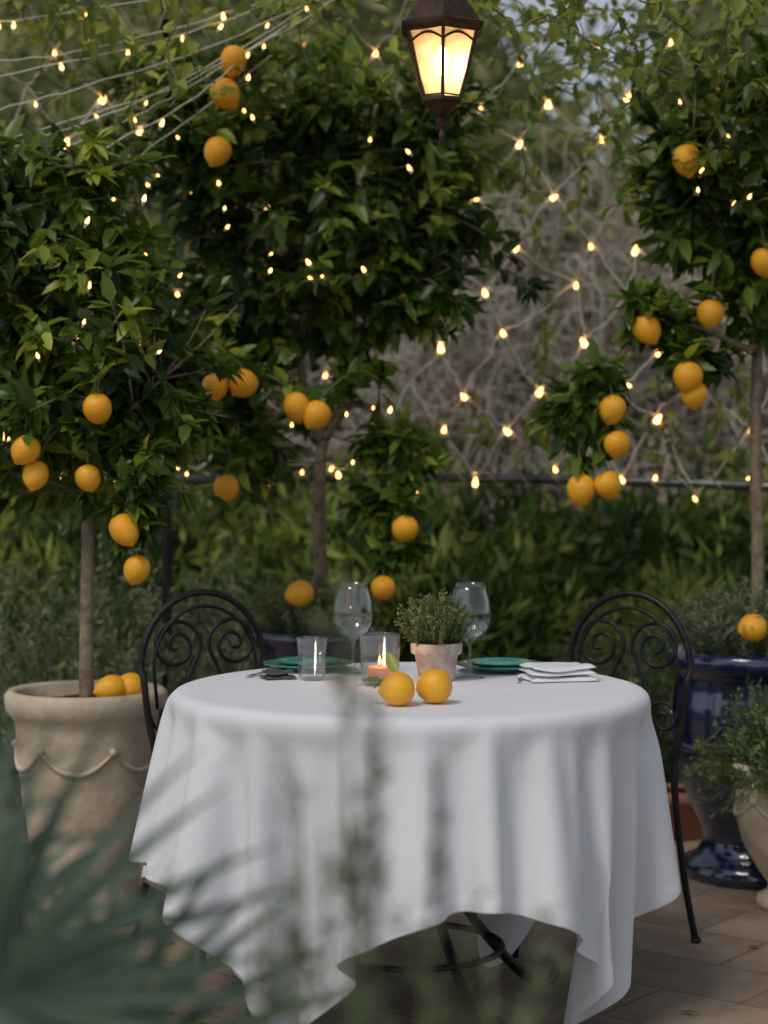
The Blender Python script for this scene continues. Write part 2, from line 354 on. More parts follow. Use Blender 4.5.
LP=[(0,-.575),(.045,-.572),(.075,-.55),(.12,-.515),(.24,-.45),(.37,-.32),(.465,-.15),(.50,.03),(.475,.2),(.39,.36),(.26,.46),(.12,.505),(.05,.50),(0,.48)]
LP=catmull([(a,b_,0) for a,b_ in LP],2)[:,:2];LP[:,0]=np.maximum(LP[:,0],0)
def lemon(mb,c,d,axis=None,mat=2):
    if axis is None: axis=(R.normal(0,.3),R.normal(0,.3),1)
    q_=Vector((0,0,1)).rotation_difference(Vector(axis)).to_matrix()
    s=np.array([1,R.uniform(.95,1),R.uniform(.96,1.14)])
    lathe(mb,LP*d,c,20,mat,.5,np.array(q_)*s[None,:])
for (x,y,ax,d) in ((.028,-.35,(1,.3,.1),.074),(.108,-.31,(.9,-.5,.25),.076)):
    mb=MB();lemon(mb,(0,0,0),d,ax,0)
    if x<.05:
        leaves(mb,[np.array([.0,.01,.03])],[(-.3,.3,.7)],[(0,-1,.3)],.06,.03,.8,1)
        leaves(mb,[np.array([-.03,.01,.015])],[(-.8,.2,.15)],[(0,-.5,1)],.05,.024,.6,1)
        tube(mb,[(-.0,.01,.03),(-.03,.012,.02),(-.05,.01,.0)],.0015,5,2)
    mb.build("lemon",[M_lemon,M_leaf,M_stem],None,True,(x,y,ZT+d*.49))

# ------------------------------------------------------------------ rosemary sprigs
def sprig(mb,p0,p1,nl,ln,wd,mleaf=0,mstem=1,bend=.1,tint=(.2,.9),stem=.0015,start=.1):
    p0=np.array(p0,float);p1=np.array(p1,float);L=np.linalg.norm(p1-p0)
    mid=(p0+p1)/2+R.normal(0,bend*L,3);P=catmull([p0,mid,p1],5)
    tube(mb,P,np.linspace(stem,stem*.4,len(P)),3,mstem)
    t=R.uniform(start,1,nl);idx=t*(len(P)-1);i0=np.minimum(idx.astype(int),len(P)-2);fr=(idx-i0)[:,None]
    B=P[i0]*(1-fr)+P[i0+1]*fr;Tn=nrm(P[i0+1]-P[i0])
    rd=nrm(R.normal(0,1,(nl,3)));rd=nrm(rd-Tn*np.sum(rd*Tn,-1,keepdims=True))
    D=nrm(rd*.8+Tn*.65);N=nrm(Tn+R.normal(0,.2,(nl,3)))
    LL=ln*R.uniform(.7,1.2,nl)*(1-.35*t)
    qleaves(mb,B,D,N,LL,wd,tint[0]+(tint[1]-tint[0])*np.clip(t*.5+R.uniform(0,.5,nl),0,1),mleaf)
mb=MB();lathe(mb,[(0,.001),(.040,.001),(.042,.004),(.052,.062),(.058,.064),(.061,.068),(.062,.088),(.060,.091),(.056,.091),(.054,.085),(.050,.078),(0,.078)],seg=48)
hp=empty("potted_rosemary",(.125,.12,ZT))
M_potw=simple("whitewashed_terracotta",(.36,.25,.20),(.62,.55,.49),30,.85,0,.4,.003)
mb.build("terracotta_pot",[M_potw],hp)
mb=MB();lathe(mb,[(0,.081),(.052,.080)],seg=24,mat=2)
for k in range(170):
    a=R.uniform(0,6.28);rr_=math.sqrt(R.uniform(0,1));h=.205-.055*rr_**2
    sprig(mb,(.035*rr_*math.cos(a),.035*rr_*math.sin(a),.078),(.092*rr_*math.cos(a)+R.normal(0,.008),.092*rr_*math.sin(a)+R.normal(0,.008),h+R.normal(0,.008)),38,.016,.0034,start=.2,tint=(.3,1))
mb.build("rosemary",[M_rose,M_stem,M_soil],hp)

# ------------------------------------------------------------------ chairs
def spiral(cx,cz,r0,turns,start,sgn,n=40):
    t=np.linspace(0,1,n);r=r0*(1-t)**.8+.006;a=start+sgn*t*turns*2*np.pi
    return np.stack([cx+r*np.cos(a),0*t,cz+r*np.sin(a)],-1)
def chair(x,y,face):
    e=empty("wrought_iron_chair",(x,y,0),face)
    mb=MB();t=np.linspace(0,np.pi,33)
    arch=np.stack([.180*np.cos(t),.03-.0*t,.725+.20*np.sin(t)],-1);arch[:,1]=.03+.05*(arch[:,2]-.45)
    leg=[(.172,.10,0),(.158,.05,.2),(.148,.015,.45),(.168,.022,.6),(.180,.03,.725)]
    P=np.vstack([catmull(leg,8)[:-1],arch,catmull([(-a_,b_,c_) for a_,b_,c_ in leg[::-1]],8)[1:]])
    tube(mb,P,.0095,10);arch_y=lambda z:.015+.05*max(z-.45,0)
    for sx in (-1,1):
        tube(mb,[(sx*.172,.10,.0),(sx*.172,.10,.012)],.014,10)
        S=spiral(sx*.082,.785,.060,1.5,math.pi/2,-sx);S[:,1]=[arch_y(z)+.006 for z in S[:,2]]
        tail=catmull([(sx*.015,0,.47),(sx*.072,0,.56),(sx*.05,0,.69),(sx*.012,0,.785),(sx*.04,0,.838),(sx*.082,0,.851)],8);tail[:,1]=[arch_y(z)+.006 for z in tail[:,2]]
        tube(mb,np.vstack([tail,S[1:]]),.006,8)
        S=spiral(sx*.11,.60,.042,1.4,math.pi,-sx if sx>0 else 1);S[:,1]=[arch_y(z)+.006 for z in S[:,2]]
        tube(mb,S,.005,8)
    a2=np.stack([.148*np.cos(t),0*t,.725+.163*np.sin(t)],-1);a2=np.vstack([[(.14,0,.62)],a2,[(-.14,0,.62)]]);a2[:,1]=[arch_y(z)+.003 for z in a2[:,2]];tube(mb,a2,.005,8)
    mb.build("back_frame",[M_iron],e)
    mb=MB();a=np.linspace(0,2*np.pi,49)[:-1]
    tube(mb,np.stack([.165*np.cos(a),-.15+.165*np.sin(a),0*a+.45],-1),.010,8,closed=True)
    for k in range(-6,7):
        w=.162*math.sqrt(max(0,1-(k/6.7)**2))
        tube(mb,[(k*.0245,-.15-w,.452),(k*.0245,-.15,.446),(k*.0245,-.15+w,.452)],.0045,6)
    for sx in (-1,1):
        tube(mb,catmull([(sx*.12,-.26,.45),(sx*.13,-.28,.3),(sx*.14,-.285,.15),(sx*.15,-.30,0)],8),.009,8)
    tube(mb,np.stack([.125*np.cos(a),-.12+.15*np.sin(a),0*a+.22],-1),.005,6,closed=True)
    mb.build("seat_and_legs",[M_iron],e)
chair(.630,.64,math.radians(-34)); chair(-.465,.68,math.radians(28))

# ------------------------------------------------------------------ planters
def planter(name,x,y,prof,mat,swag=None,soil=None,seg=64):
    e=empty(name,(x,y,0));mb=MB();lathe(mb,prof,seg=seg)
    if swag:
        zs,dz,rf,nsw,th=swag
        for k in range(nsw):
            t=np.linspace(0,1,25);a=2*np.pi*(k+t)/nsw;z=zs-dz*4*t*(1-t);r=np.array([rf(zz) for zz in z])
            tube(mb,np.stack([r*np.cos(a),r*np.sin(a),z],-1),th*(.6+.7*4*t*(1-t)),8)
            a0=2*np.pi*k/nsw;c_=(rf(zs)*math.cos(a0),rf(zs)*math.sin(a0),zs);lathe(mb,[(0,-2.2*th),(1.6*th,-th),(2*th,0),(1.6*th,th),(0,2.2*th)],c_,16)
    mb.build("pot_body",[mat],e)
    mb=MB();r_,z_=soil
    lathe(mb,[(.001,z_+.015),(r_*.5,z_+.012),(r_,z_)],seg=40,wob=.003);mb.build("soil",[M_soil],e);return e
planter("cream_terracotta_planter",-.83,.9,[(0,0),(.14,0),(.148,.01),(.148,.04),(.135,.05),(.145,.12),(.172,.30),(.19,.45),(.195,.53),(.198,.56),(.212,.575),(.222,.59),(.226,.61),(.225,.632),(.215,.643),(.20,.643),(.192,.635),(.188,.58)],M_cream,(.49,.06,lambda z:.144+(z-.12)*.148,6,.006),(.19,.60))
planter("blue_glazed_planter",-.217,1.9,[(0,0),(.15,0),(.16,.03),(.14,.06),(.17,.2),(.20,.45),(.205,.6),(.19,.64),(.21,.67),(.225,.69),(.225,.715),(.21,.72),(.195,.71),(.19,.66)],M_blue,None,(.19,.68))
planter("blue_glazed_planter",1.14,1.45,[(0,0),(.215,0),(.222,.015),(.222,.05),(.20,.06),(.175,.075),(.155,.11),(.16,.15),(.20,.23),(.238,.34),(.255,.47),(.25,.56),(.235,.61),(.24,.625),(.262,.64),(.275,.66),(.275,.69),(.262,.70),(.245,.695),(.235,.66)],M_blue,(.50,.09,lambda z:.253,6,.009),(.24,.665))
planter("cream_stone_urn",1.17,1.02,[(0,0),(.10,0),(.105,.02),(.10,.035),(.075,.05),(.07,.07),(.10,.11),(.145,.19),(.165,.27),(.165,.34),(.16,.37),(.175,.385),(.185,.40),(.182,.415),(.165,.42),(.155,.41),(.15,.38)],M_cream,(.32,.05,lambda z:.163,5,.006),(.15,.385))
planter("terracotta_pot",1.0,2.05,[(0,0),(.08,0),(.10,.12),(.115,.125),(.115,.16),(.10,.165),(.095,.15)],M_terra,None,(.095,.14),32)

# ------------------------------------------------------------------ lemon trees
def lemon_tree(name,trunk,tr,limbs,blobs,lemons,dia,seed,leafL=.088):
    global R
    R=np.random.default_rng(seed);mb=MB()
    TP=catmull(trunk,8);TP[:,:2]+=np.cumsum(R.normal(0,.0015,(len(TP),2)),0)
    tube(mb,TP,np.linspace(tr*1.15,tr*.85,len(TP)),10,0)
    top=TP[-1];sk=[]
    for l in limbs:
        P=catmull([top]+[np.array(p) for p in l],6);tube(mb,P,np.linspace(tr*.75,tr*.22,len(P)),8,0);sk.append(P)
    SK=np.vstack(sk+[TP[-3:]]);tips=[]
    for (c,rd,n) in blobs:
        c=np.array(c);rd=np.array(rd);k=0
        tries=0
        while k<n and tries<n*6:
            tries+=1
            d=nrm(R.normal(0,1,3));r=R.uniform(.10,1)**.45
            tip=c+d*rd*r*(1+.4*noise.noise(Vector(d*1.7+c)))
            if noise.noise(Vector(tip*4.2+seed))<-.22: continue
            k+=1
            dist=np.linalg.norm(SK-tip,axis=1);s0=SK[np.argmin(dist+R.uniform(0,.12,len(SK)))]
            L=np.linalg.norm(tip-s0)
            mid=(s0+tip)/2+np.array([0,0,.06*L])+R.normal(0,.07*L,3);P=catmull([s0,mid,tip],5)
            tube(mb,P,np.linspace(.0045,.0016,len(P)),4,0 if L>.25 else 3);tips.append(P[-4])
            m=int(R.integers(10,17));seglen=min(.24,L*.8)
            t=1-(R.uniform(0,1,m)*seglen/max(L,1e-3));t=np.clip(t,0.05,1)
            idx=t*(len(P)-1);i0=np.minimum(idx.astype(int),len(P)-2);fr=(idx-i0)[:,None]
            B=P[i0]*(1-fr)+P[i0+1]*fr;Tn=nrm(P[i0+1]-P[i0])
            rr=nrm(R.normal(0,1,(m,3)))
            D=nrm(Tn*.45+rr*.8+np.array([0,0,-.2])+d*.25);N=nrm(np.array([0,-.15,1.])+d*.35+R.normal(0,.35,(m,3)))
            new=R.uniform()<.22
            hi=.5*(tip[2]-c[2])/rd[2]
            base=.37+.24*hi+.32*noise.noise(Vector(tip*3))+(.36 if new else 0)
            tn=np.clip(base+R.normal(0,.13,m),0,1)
            LL=leafL*R.uniform(.6,1.15,m)*(.8 if new else 1)
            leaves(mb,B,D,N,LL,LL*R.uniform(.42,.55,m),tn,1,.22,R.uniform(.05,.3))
    TIPS=np.vstack([SK,np.array(tips)])
    for p in lemons:
        p=np.array(p);lemon(mb,p,dia*R.uniform(.9,1.08))
        up=TIPS[TIPS[:,2]>p[2]+.05];dist=np.linalg.norm((up-p)*[1,1,.8],axis=1);s0=up[np.argmin(dist)]
        P=catmull([s0,s0*.45+p*.55+np.array([0,0,.06]),p+np.array([0,0,dia*.48])],6);tube(mb,P,np.linspace(.006,.0032,len(P)),5,3)
        m=26;t=R.uniform(.15,1,m);idx=t*(len(P)-1);i0=np.minimum(idx.astype(int),len(P)-2);B=P[i0]+R.normal(0,.006,(m,3));B[:,1]+=.012
        D=nrm(R.normal(0,1,(m,3))+[0,.25,.15])
        leaves(mb,B,D,R.normal(0,.5,(m,3))+[0,-.2,1],leafL*R.uniform(.7,1.05,m),leafL*.45,np.clip(R.normal(.5,.18,m),0,1),1)
    return mb.build(name,[M_bark,M_leaf,M_lemon,M_stem])

lemon_tree("lemon_tree",[(-.83,.9,.60),(-.835,.9,.8),(-.825,.9,1.0),(-.83,.9,1.18)],.019,
 [[(-.9,.85,1.4),(-1.0,.8,1.7)],[(-.8,.95,1.4),(-.75,.95,1.75),(-.8,.9,2.1)],[(-.75,.8,1.35),(-.6,.75,1.5)],[(-.9,1.0,1.5),(-1.0,1.05,2.0)],[(-.76,.82,1.30),(-.69,.72,1.24),(-.67,.70,1.10)]],
 [((-.86,.9,1.60),(.44,.38,.36),175),((-.95,.9,1.98),(.40,.35,.26),80),((-.66,.85,1.32),(.24,.22,.16),38),((-1.05,.85,1.28),(.2,.2,.16),20),((-.68,.75,1.17),(.07,.07,.08),8),((-.88,.9,1.72),(.52,.4,.56),48)],
 [(-.751,.60,1.415),(-.692,.68,1.094),(-.663,.7,.987),(-.786,.66,1.233),(-.941,.60,1.308),(-.92,.63,1.241)],.074,11)
lemon_tree("lemon_tree",[(-.217,1.9,.68),(-.214,1.9,.95),(-.218,1.9,1.2),(-.21,1.9,1.34)],.022,
 [[(-.32,1.85,1.50),(-.42,1.8,1.75),(-.58,1.75,2.3)],[(-.27,1.9,1.55),(-.25,1.9,1.9),(-.2,1.9,2.3)],[(-.12,1.9,1.5),(0,1.9,1.8),(.08,1.85,2.3)],[(-.35,1.8,1.42),(-.5,1.7,1.5)],[(-.1,1.82,1.46),(.02,1.72,1.38),(.06,1.65,1.2),(.02,1.62,1.0)]],
 [((-.21,1.88,1.98),(.50,.42,.42),250),((-.6,1.8,2.40),(.40,.35,.32),130),((-.1,1.85,2.45),(.35,.3,.2),60),((.12,1.85,2.15),(.33,.30,.30),100),((.07,1.85,1.80),(.24,.28,.22),50),((-.6,1.8,1.5),(.30,.3,.27),75),((.04,1.7,1.21),(.15,.12,.18),38),((.03,1.64,1.0),(.07,.06,.09),10),((-.47,1.6,1.25),(.16,.15,.14),20),((-.12,1.85,2.05),(.68,.42,.66),75)],
 [(-.454,1.40,2.482),(-.478,1.40,2.383),(-.503,1.40,2.21),(-.512,1.40,1.50),(-.426,1.40,1.51),(-.265,1.42,1.439),(-.207,1.42,1.414),(-.481,1.42,1.192),(.065,1.56,1.062),(-.003,1.56,.877)],.085,22)
lemon_tree("lemon_tree",[(1.14,1.45,.66),(1.145,1.45,1.0),(1.135,1.45,1.4),(1.145,1.45,1.80)],.019,
 [[(1.05,1.4,1.95),(.9,1.35,2.1)],[(1.2,1.45,2.0),(1.25,1.45,2.3)],[(1.12,1.4,1.62),(.95,1.38,1.68),(.8,1.35,1.66),(.62,1.33,1.5)],[(1.3,1.4,1.9),(1.5,1.4,2.0)]],
 [((1.05,1.42,2.10),(.32,.28,.24),130),((1.2,1.4,2.36),(.34,.28,.24),90),((.585,1.35,1.44),(.14,.12,.16),34),((.8,1.35,1.72),(.14,.10,.09),15),((.68,1.35,1.38),(.10,.10,.08),8),((.9,1.38,1.58),(.12,.10,.08),11),((1.2,1.4,1.82),(.2,.2,.14),32),((1.5,1.45,2.0),(.3,.3,.35),60),((1.02,1.42,2.12),(.44,.3,.42),40)],
 [(.675,1.25,1.428),(.69,1.25,1.324),(.585,1.27,1.19),(.666,1.27,1.204),(.898,1.25,1.524),(.919,1.27,1.473),(.967,1.27,1.712),(1.113,1.2,1.858),(.884,1.20,2.154),(.779,1.27,1.667)],.083,33)
for p,d in (((-.749,.80,.655),.075),((-.70,.83,.655),.08),((1.083,1.20,.785),.085),((-.27,1.70,.85),.085)):
    mb=MB();lemon(mb,(0,0,0),d,(1,.4,.2),0);mb.build("lemon",[M_lemon],None,True,p)

# ------------------------------------------------------------------ herbs in planters
def herb(name,c,rad,h,n,ln=.03,wd=.005,mat=None,droop=0,nl=30,spread=1.0):
    mb=MB();c=np.array(c)
    for k in range(n):
        a=R.uniform(0,6.28);rr_=math.sqrt(R.uniform(0,1));v=np.array([math.cos(a),math.sin(a),0])
        p0=c+v*rad*.55*rr_;p1=c+v*rad*rr_*spread+np.array([0,0,h*(1-.45*rr_**2)*R.uniform(.75,1.1)-droop*rr_**3])
        sprig(mb,p0,p1,nl,ln,wd,bend=.12,tint=(.1,.9),stem=.002)
    return mb.build(name,[mat or M_grey,M_stem])
herb("trailing_rosemary",(1.12,1.42,.67),.28,.24,230,.03,.006,M_grey)
herb("trailing_rosemary",(1.15,1.0,.39),.26,.27,260,.03,.0055,M_rose,.22,36,1.25)
herb("trailing_rosemary",(-.25,1.88,.69),.26,.20,200,.03,.006,M_rose)
herb("lavender_bush",(-1.1,2.3,0),.5,1.0,240,.06,.009,M_grey,0,40)
herb("lavender_bush",(-.55,2.75,0),.45,.95,170,.06,.009,M_grey,0,40)
herb("lavender_bush",(.95,2.7,0),.4,.8,140,.06,.009,M_rose,0,40)

# ------------------------------------------------------------------ pergola, rail
per=empty("garden_pergola",(0,0,0))
mb=MB()
def ry(x): return 2.68-.22*(x/1.3)**2
xs=np.linspace(-2.6,2.6,41);rail=np.stack([xs,ry(xs),1.21-.028*(xs/1.3)**2],-1);tube(mb,rail,.018,10)
mb.build("curved_rail",[M_rail],per)
mb=MB()
for x in (-2.4,-.79,2.0):
    y=ry(x)-.04
    tube(mb,catmull([(x,y,0),(x,y,1.2),(x,y,2.3),(x*.96,y-.25,2.9),(x*.8,y-.9,3.25),(x*.5,y-2.2,3.45),(0,-.2,3.5)],8),.018,8)
for x in (-2.4,2.0):
    tube(mb,catmull([(x,-3.6,0),(x,-3.6,1.2),(x,-3.4,2.4),(x*.8,-2.6,3.1),(0,-.2,3.5)],8),.015,8)
mb.build("iron_hoops",[M_iron],per)

# ------------------------------------------------------------------ fairy lights
R=np.random.default_rng(404)
mw=MB();mbulb=MB()
def bulb(p,s=1.0):
    s*=.88
    ax=nrm(np.array([R.normal(0,.5),R.normal(0,.5),1.]));q_=np.array(Vector((0,0,1)).rotation_difference(Vector(ax)).to_matrix())
    p=np.asarray(p)
    lathe(mbulb,np.array([(0,-.009),(.0055,-.006),(.0065,0),(.0045,.008),(.002,.014),(0,.017)])*s,p,6,0,.5,q_)
    lathe(mw,np.array([(0,-.024),(.005,-.024),(.006,-.008),(.004,-.006)])*s,p,5,0,.5,q_)
def wire(a,b,sag=.02,r=.0038):
    a=np.array(a);b=np.array(b);t=np.linspace(0,1,6)[:,None]
    P=a*(1-t)+b*t;P[:,2]-=(sag*4*t*(1-t))[:,0];P[1:-1]+=R.normal(0,.006,(4,3));tube(mw,P,r,4)
NR,NC=11,17;node={}
for j in range(NR):
    for i in range(NC):
        x=-2.0+.26*i+.13*(j%2)+R.normal(0,.03);v=j/(NR-1)
        z=1.23+.165*j+R.normal(0,.025);y=ry(x)-.03-.5*v**3+R.normal(0,.02);node[i,j]=(x,y,z)
for j in range(NR-1):
    for i in range(NC):
        for di in ((0,-1) if j%2==0 else (0,1)):
            if (i+di,j+1) in node: wire(node[i,j],node[i+di,j+1],R.uniform(.005,.035))
for k,p in node.items():
    if R.uniform()<.93: bulb(np.array(p)-[0,.01,.02],R.uniform(.9,1.9))
for k in range(10):
    a=np.array([-1.55,.75+.06*k,1.72+.10*k]);b_=np.array([-.35+.05*k,1.50,2.55+.05*k])+R.normal(0,.03,3)
    n=40;t=np.linspace(0,1,n)[:,None];P=a*(1-t)+b_*t;P[:,2]-=(R.uniform(.05,.13)*4*t*(1-t))[:,0];P+=np.cumsum(R.normal(0,.003,P.shape),0);tube(mw,P,.0021,4)
    for m in range(3,n): 
        if R.uniform()<.13: bulb(P[m]-[0,0,.015],R.uniform(.6,1.1))
# string wound among the tree crowns (dark green cable)
for (cx,cy,cz,rx,rz,nn) in ((-.85,.58,1.65,.35,.4,13),(-.3,1.5,1.9,.45,.5,20),(-.6,1.45,2.3,.3,.3,8),(1.05,1.18,2.1,.25,.25,9),(.65,1.6,1.4,.15,.2,4),(-.3,1.6,1.3,.4,.15,8)):
    pts=[]
    for k in range(nn):
        q_=np.array([cx+R.uniform(-rx,rx),cy+R.uniform(0,.15),cz+R.uniform(-rz,rz)]);pts.append(q_);bulb(q_,R.uniform(.5,1.0))
    pts.sort(key=lambda v:v[2]);pp=[]
    for a,b_ in zip(pts[:-1],pts[1:]): pp+= [a+[0,.012,.01],(a+b_)/2+[0,.25,0]]
    tube(mw,catmull(pp,5),.0018,4,1)
t=np.linspace(-1.9,1.9,500);P=np.stack([t,ry(t)+.024*np.cos(t*55),1.21-.028*(t/1.3)**2+.024*np.sin(t*55)],-1);tube(mw,P,.002,3)
for m in range(0,500,14):
    if R.uniform()<.3: bulb(P[m]+[0,-.02,R.uniform(0,.04)],R.uniform(.7,1.2))
fl=empty("fairy_light_net");mw.build("wires",[M_wire,M_gwire],fl);mbulb.build("bulbs",[M_bulb],fl)

# ------------------------------------------------------------------ vines on the pergola
mb=MB()
def vine(P,nl,L,tb):
    P=np.asarray(P,float);tube(mb,P,.0028,4,1)
    t=R.uniform(0,1,nl);idx=t*(len(P)-1);i0=np.minimum(idx.astype(int),len(P)-2);fr=(idx-i0)[:,None];B=P[i0]*(1-fr)+P[i0+1]*fr
    D=R.normal(0,1,(nl,3))+[0,-.2,-.4];N=R.normal(0,.6,(nl,3))+[0,-.5,.8];LL=L*R.uniform(.6,1.2,nl)
    leaves(mb,B+R.normal(0,.012,B.shape),D,N,LL,LL*.6,np.clip(R.normal(tb,.18,nl),0,1),0)
for k in range(90):
    x0=R.uniform(.25,1.9);y0=R.uniform(.6,2.3);z0=2.43+R.uniform(-.02,.35)+.04*y0
    P=[(x0,y0,z0)]
    d=nrm(np.array([R.normal(0,1),R.normal(0,.6),R.normal(-.25,.25)]))
    for s in range(8): d=nrm(d+R.normal(0,.35,3)+[0,0,-.05]);P.append(np.array(P[-1])+d*.07)
    vine(P,20,.055,.55)
for k in range(46):
    x0=R.uniform(-1.3,.3);y0=R.uniform(1.0,2.3);z0=2.60+R.uniform(0,.3)+.03*y0;P=[(x0,y0,z0)];d=nrm(np.array([R.normal(0,1),R.normal(0,.6),R.normal(-.1,.2)]))
    for s in range(8): d=nrm(d+R.normal(0,.35,3));P.append(np.array(P[-1])+d*.07)
    vine(P,20,.06,.65)
for (x,z0,L) in ((.42,2.55,.5),(.50,2.2,.9),(.58,1.9,.6),(.75,2.6,.5),(.2,1.5,.35),(.35,1.6,.4),(1.3,2.0,.8),(1.0,1.6,.35),(1.2,1.5,.3),(-1.3,2.5,.7),(.66,1.6,.4),(.85,2.5,.4),(1.0,2.6,.5),(.3,2.6,.4),(.1,1.45,.25),(.95,1.45,.25)):
    P=[(x,ry(x)-.05-.25*max(0,(z0-2)),z0)]
    for s in range(int(L/.06)): P.append(np.array(P[-1])+np.array([R.normal(0,.02),R.normal(0,.008),-.06]))
    vine(P,int(L*38),.06,.5)
mb.build("climbing_vine",[M_vine,M_stem])

# ------------------------------------------------------------------ lantern
lan=empty("hanging_lantern",(.135,.05,0))
mb=MB();h=math.pi/6
lathe(mb,[(0,2.020),(.006,2.025),(.009,2.040),(.005,2.052),(.012,2.062),(.018,2.072),(.010,2.082),(.022,2.092),(.045,2.112),(.052,2.116),(.052,2.124),(.046,2.128),(.046,2.131),(0,2.131)],seg=6,ph=h)
lathe(mb,[(.084,2.272),(.094,2.272),(.108,2.283),(.110,2.292),(.098,2.298),(.080,2.325),(.060,2.350),(.040,2.366),(.034,2.372),(.036,2.380),(.030,2.388),(.020,2.41),(.008,2.425),(.008,2.44)],seg=6,ph=h)
lathe(mb,[(.084,2.272),(.088,2.290),(.075,2.315),(.03,2.365)],seg=6,ph=h)
for k in range(6):
    a=h+k*math.pi/3;c_,s_=math.cos(a),math.sin(a)
    tube(mb,[(.048*c_,.048*s_,2.124),(.091*c_,.091*s_,2.276)],.0042,6)
    a1=a+math.pi/3;B0=np.array([.0875*c_,.0875*s_,2.262]);B1=np.array([.0875*math.cos(a1),.0875*math.sin(a1),2.262]);t=np.linspace(0,1,9)[:,None]
    P=B0*(1-t)+B1*t;P[:,2]+=-.014+.018*np.sin(np.pi*t[:,0]);P[:,:2]*=.97;tube(mb,P,.003,5)
for k in range(14):
    a=np.linspace(0,2*np.pi,13)[:-1];o=np.stack([.009*np.cos(a),0*a,.017*np.sin(a)],-1)
    if k%2: o=o[:,[1,0,2]]
    tube(mb,o+[0,0,2.455+k*.026],.0022,5,closed=True)
tube(mb,[(0,0,2.81),(0,0,3.5)],.003,6)
M_lant=simple("aged_bronze",(.035,.018,.010),(.09,.05,.028),40,.42,.5,.3,.002)
mb.build("lantern_frame",[M_lant],lan,False)
mb=MB()
for k in range(6):
    a=h+k*math.pi/3;a1=a+math.pi/3;q_=[(.046*math.cos(a),.046*math.sin(a),2.131),(.046*math.cos(a1),.046*math.sin(a1),2.131),(.088*math.cos(a1),.088*math.sin(a1),2.274),(.088*math.cos(a),.088*math.sin(a),2.274)]
    mb.add(q_,None,[(0,1,2,3)])
mb.build("glass_panes",[M_pane],lan,False)
mb=MB();lathe(mb,[(0,2.175),(.010,2.180),(.016,2.20),(.014,2.225),(.006,2.245),(0,2.25)],seg=16);mb.build("bulb",[M_lampb],lan)
mb=MB();lathe(mb,[(0,2.131),(.012,2.131),(.012,2.175),(0,2.176)],seg=16);mb.build("candle_socket",[M_cream],lan)
def plight(name,loc,e,col,rad,par=None):
    l=bpy.data.lights.new(name,'POINT');l.energy=e;l.color=col;l.shadow_soft_size=rad;o=bpy.data.objects.new(name,l);scene.collection.objects.link(o);o.location=loc
    if par: o.parent=par
plight("lamp_light",(.03,0,2.20),1.5,(1,.60,.29),.012,lan)
plight("candle_light",(0,0,.078),.30,(1,.5,.18),.006,c)

# ------------------------------------------------------------------ foreground plants
def fan(mb,c,up,out,L,n=24,span=110,w=.019):
    c=np.array(c,float);up=nrm(np.array(up,float));out=nrm(np.array(out,float));out=nrm(out-up*np.dot(up,out));sd=np.cross(up,out)
    for k in range(n):
        a=math.radians(-span+2*span*k/(n-1)+R.normal(0,1.5));d=up*math.cos(a)+sd*math.sin(a);l=L*(1-.25*abs(a/math.radians(span))**2)*R.uniform(.9,1.05)
        t=np.linspace(0,1,9);ln=np.cross(d,out)
        P=c+np.outer(t*l,d)+np.outer(.16*l*np.sin(t*2.2),out)+np.outer(-.12*l*t**2.5,[0,0,1])
        wd=w*np.array([.25,.6,.85,1,.9,.7,.45,.25,.03])*.5
        A=P+ln*wd[:,None]+out*wd[:,None]*.5;Bq=P;C=P-ln*wd[:,None]+out*wd[:,None]*.5
        V=np.vstack([A,Bq,C]);q1=[(i,i+1,9+i+1,9+i) for i in range(8)]+[(9+i,9+i+1,18+i+1,18+i) for i in range(8)]
        mb.add(V,None,q1,0,float(np.clip(R.normal(.5,.3),0,1)))
mb=MB();base=np.array([-.60,-2.65,0])
for c_,up,out,L in (((-.36,-2.74,.80),(.50,.0,.9),(.1,-.9,.4),.34),((-.50,-2.60,.86),(.1,.15,1),(0,-.9,.4),.29),((-.28,-2.66,.68),(.85,.1,.5),(.2,-.8,.6),.31),((-.60,-2.76,.76),(-.5,0,.8),(0,-.9,.4),.3),((-.76,-2.46,.82),(-.6,.3,.7),(-.2,-.6,.6),.28),((-.47,-2.36,.70),(.5,.7,.5),(.2,-.3,.9),.30)):
    fan(mb,c_,up,out,L);tube(mb,catmull([base,(base+np.array(c_))/2+[0,0,.06],c_],6),np.linspace(.012,.006,13),6,1)
mb.build("fan_palm",[M_palm,M_stem])
planter("terracotta_pot",-.60,-2.65,[(0,0),(.13,0),(.17,.25),(.19,.26),(.19,.31),(.175,.31),(.165,.28)],M_terra,None,(.165,.28),40)

mb=MB();b0=np.array([-.02,-2.98,.05])
tips=[(-.03,-3.0,1.21),(-.005,-2.95,1.12),(-.07,-3.0,1.06),(.045,-2.95,1.05),(-.05,-2.9,.98),(.075,-2.9,.93),(.13,-2.95,.93),(.105,-3.05,.87),(-.10,-2.95,.95),(-.02,-2.9,.93)]
for tp_ in tips:
    tp_=np.array(tp_);lo=b0+(tp_-b0)*.55+[0,0,0.02];tube(mb,catmull([b0,lo,tp_],6),np.linspace(.004,.0012,13),5,1)
    sprig(mb,lo,tp_,90,.034,.0055,bend=.01,start=0,tint=(.3,.9))
    for k in range(3):
        s_=lo+(tp_-lo)*R.uniform(.1,.8);sprig(mb,s_,s_+np.array([R.normal(0,.035),R.normal(0,.03),R.uniform(.06,.13)]),30,.030,.005,bend=.05,tint=(.3,.9))
mb.build("rosemary_shrub",[M_grey,M_stem])
planter("terracotta_pot",-.02,-2.98,[(0,0),(.11,0),(.14,.2),(.155,.21),(.155,.25),(.145,.25),(.135,.23)],M_terra,None,(.135,.22),40)

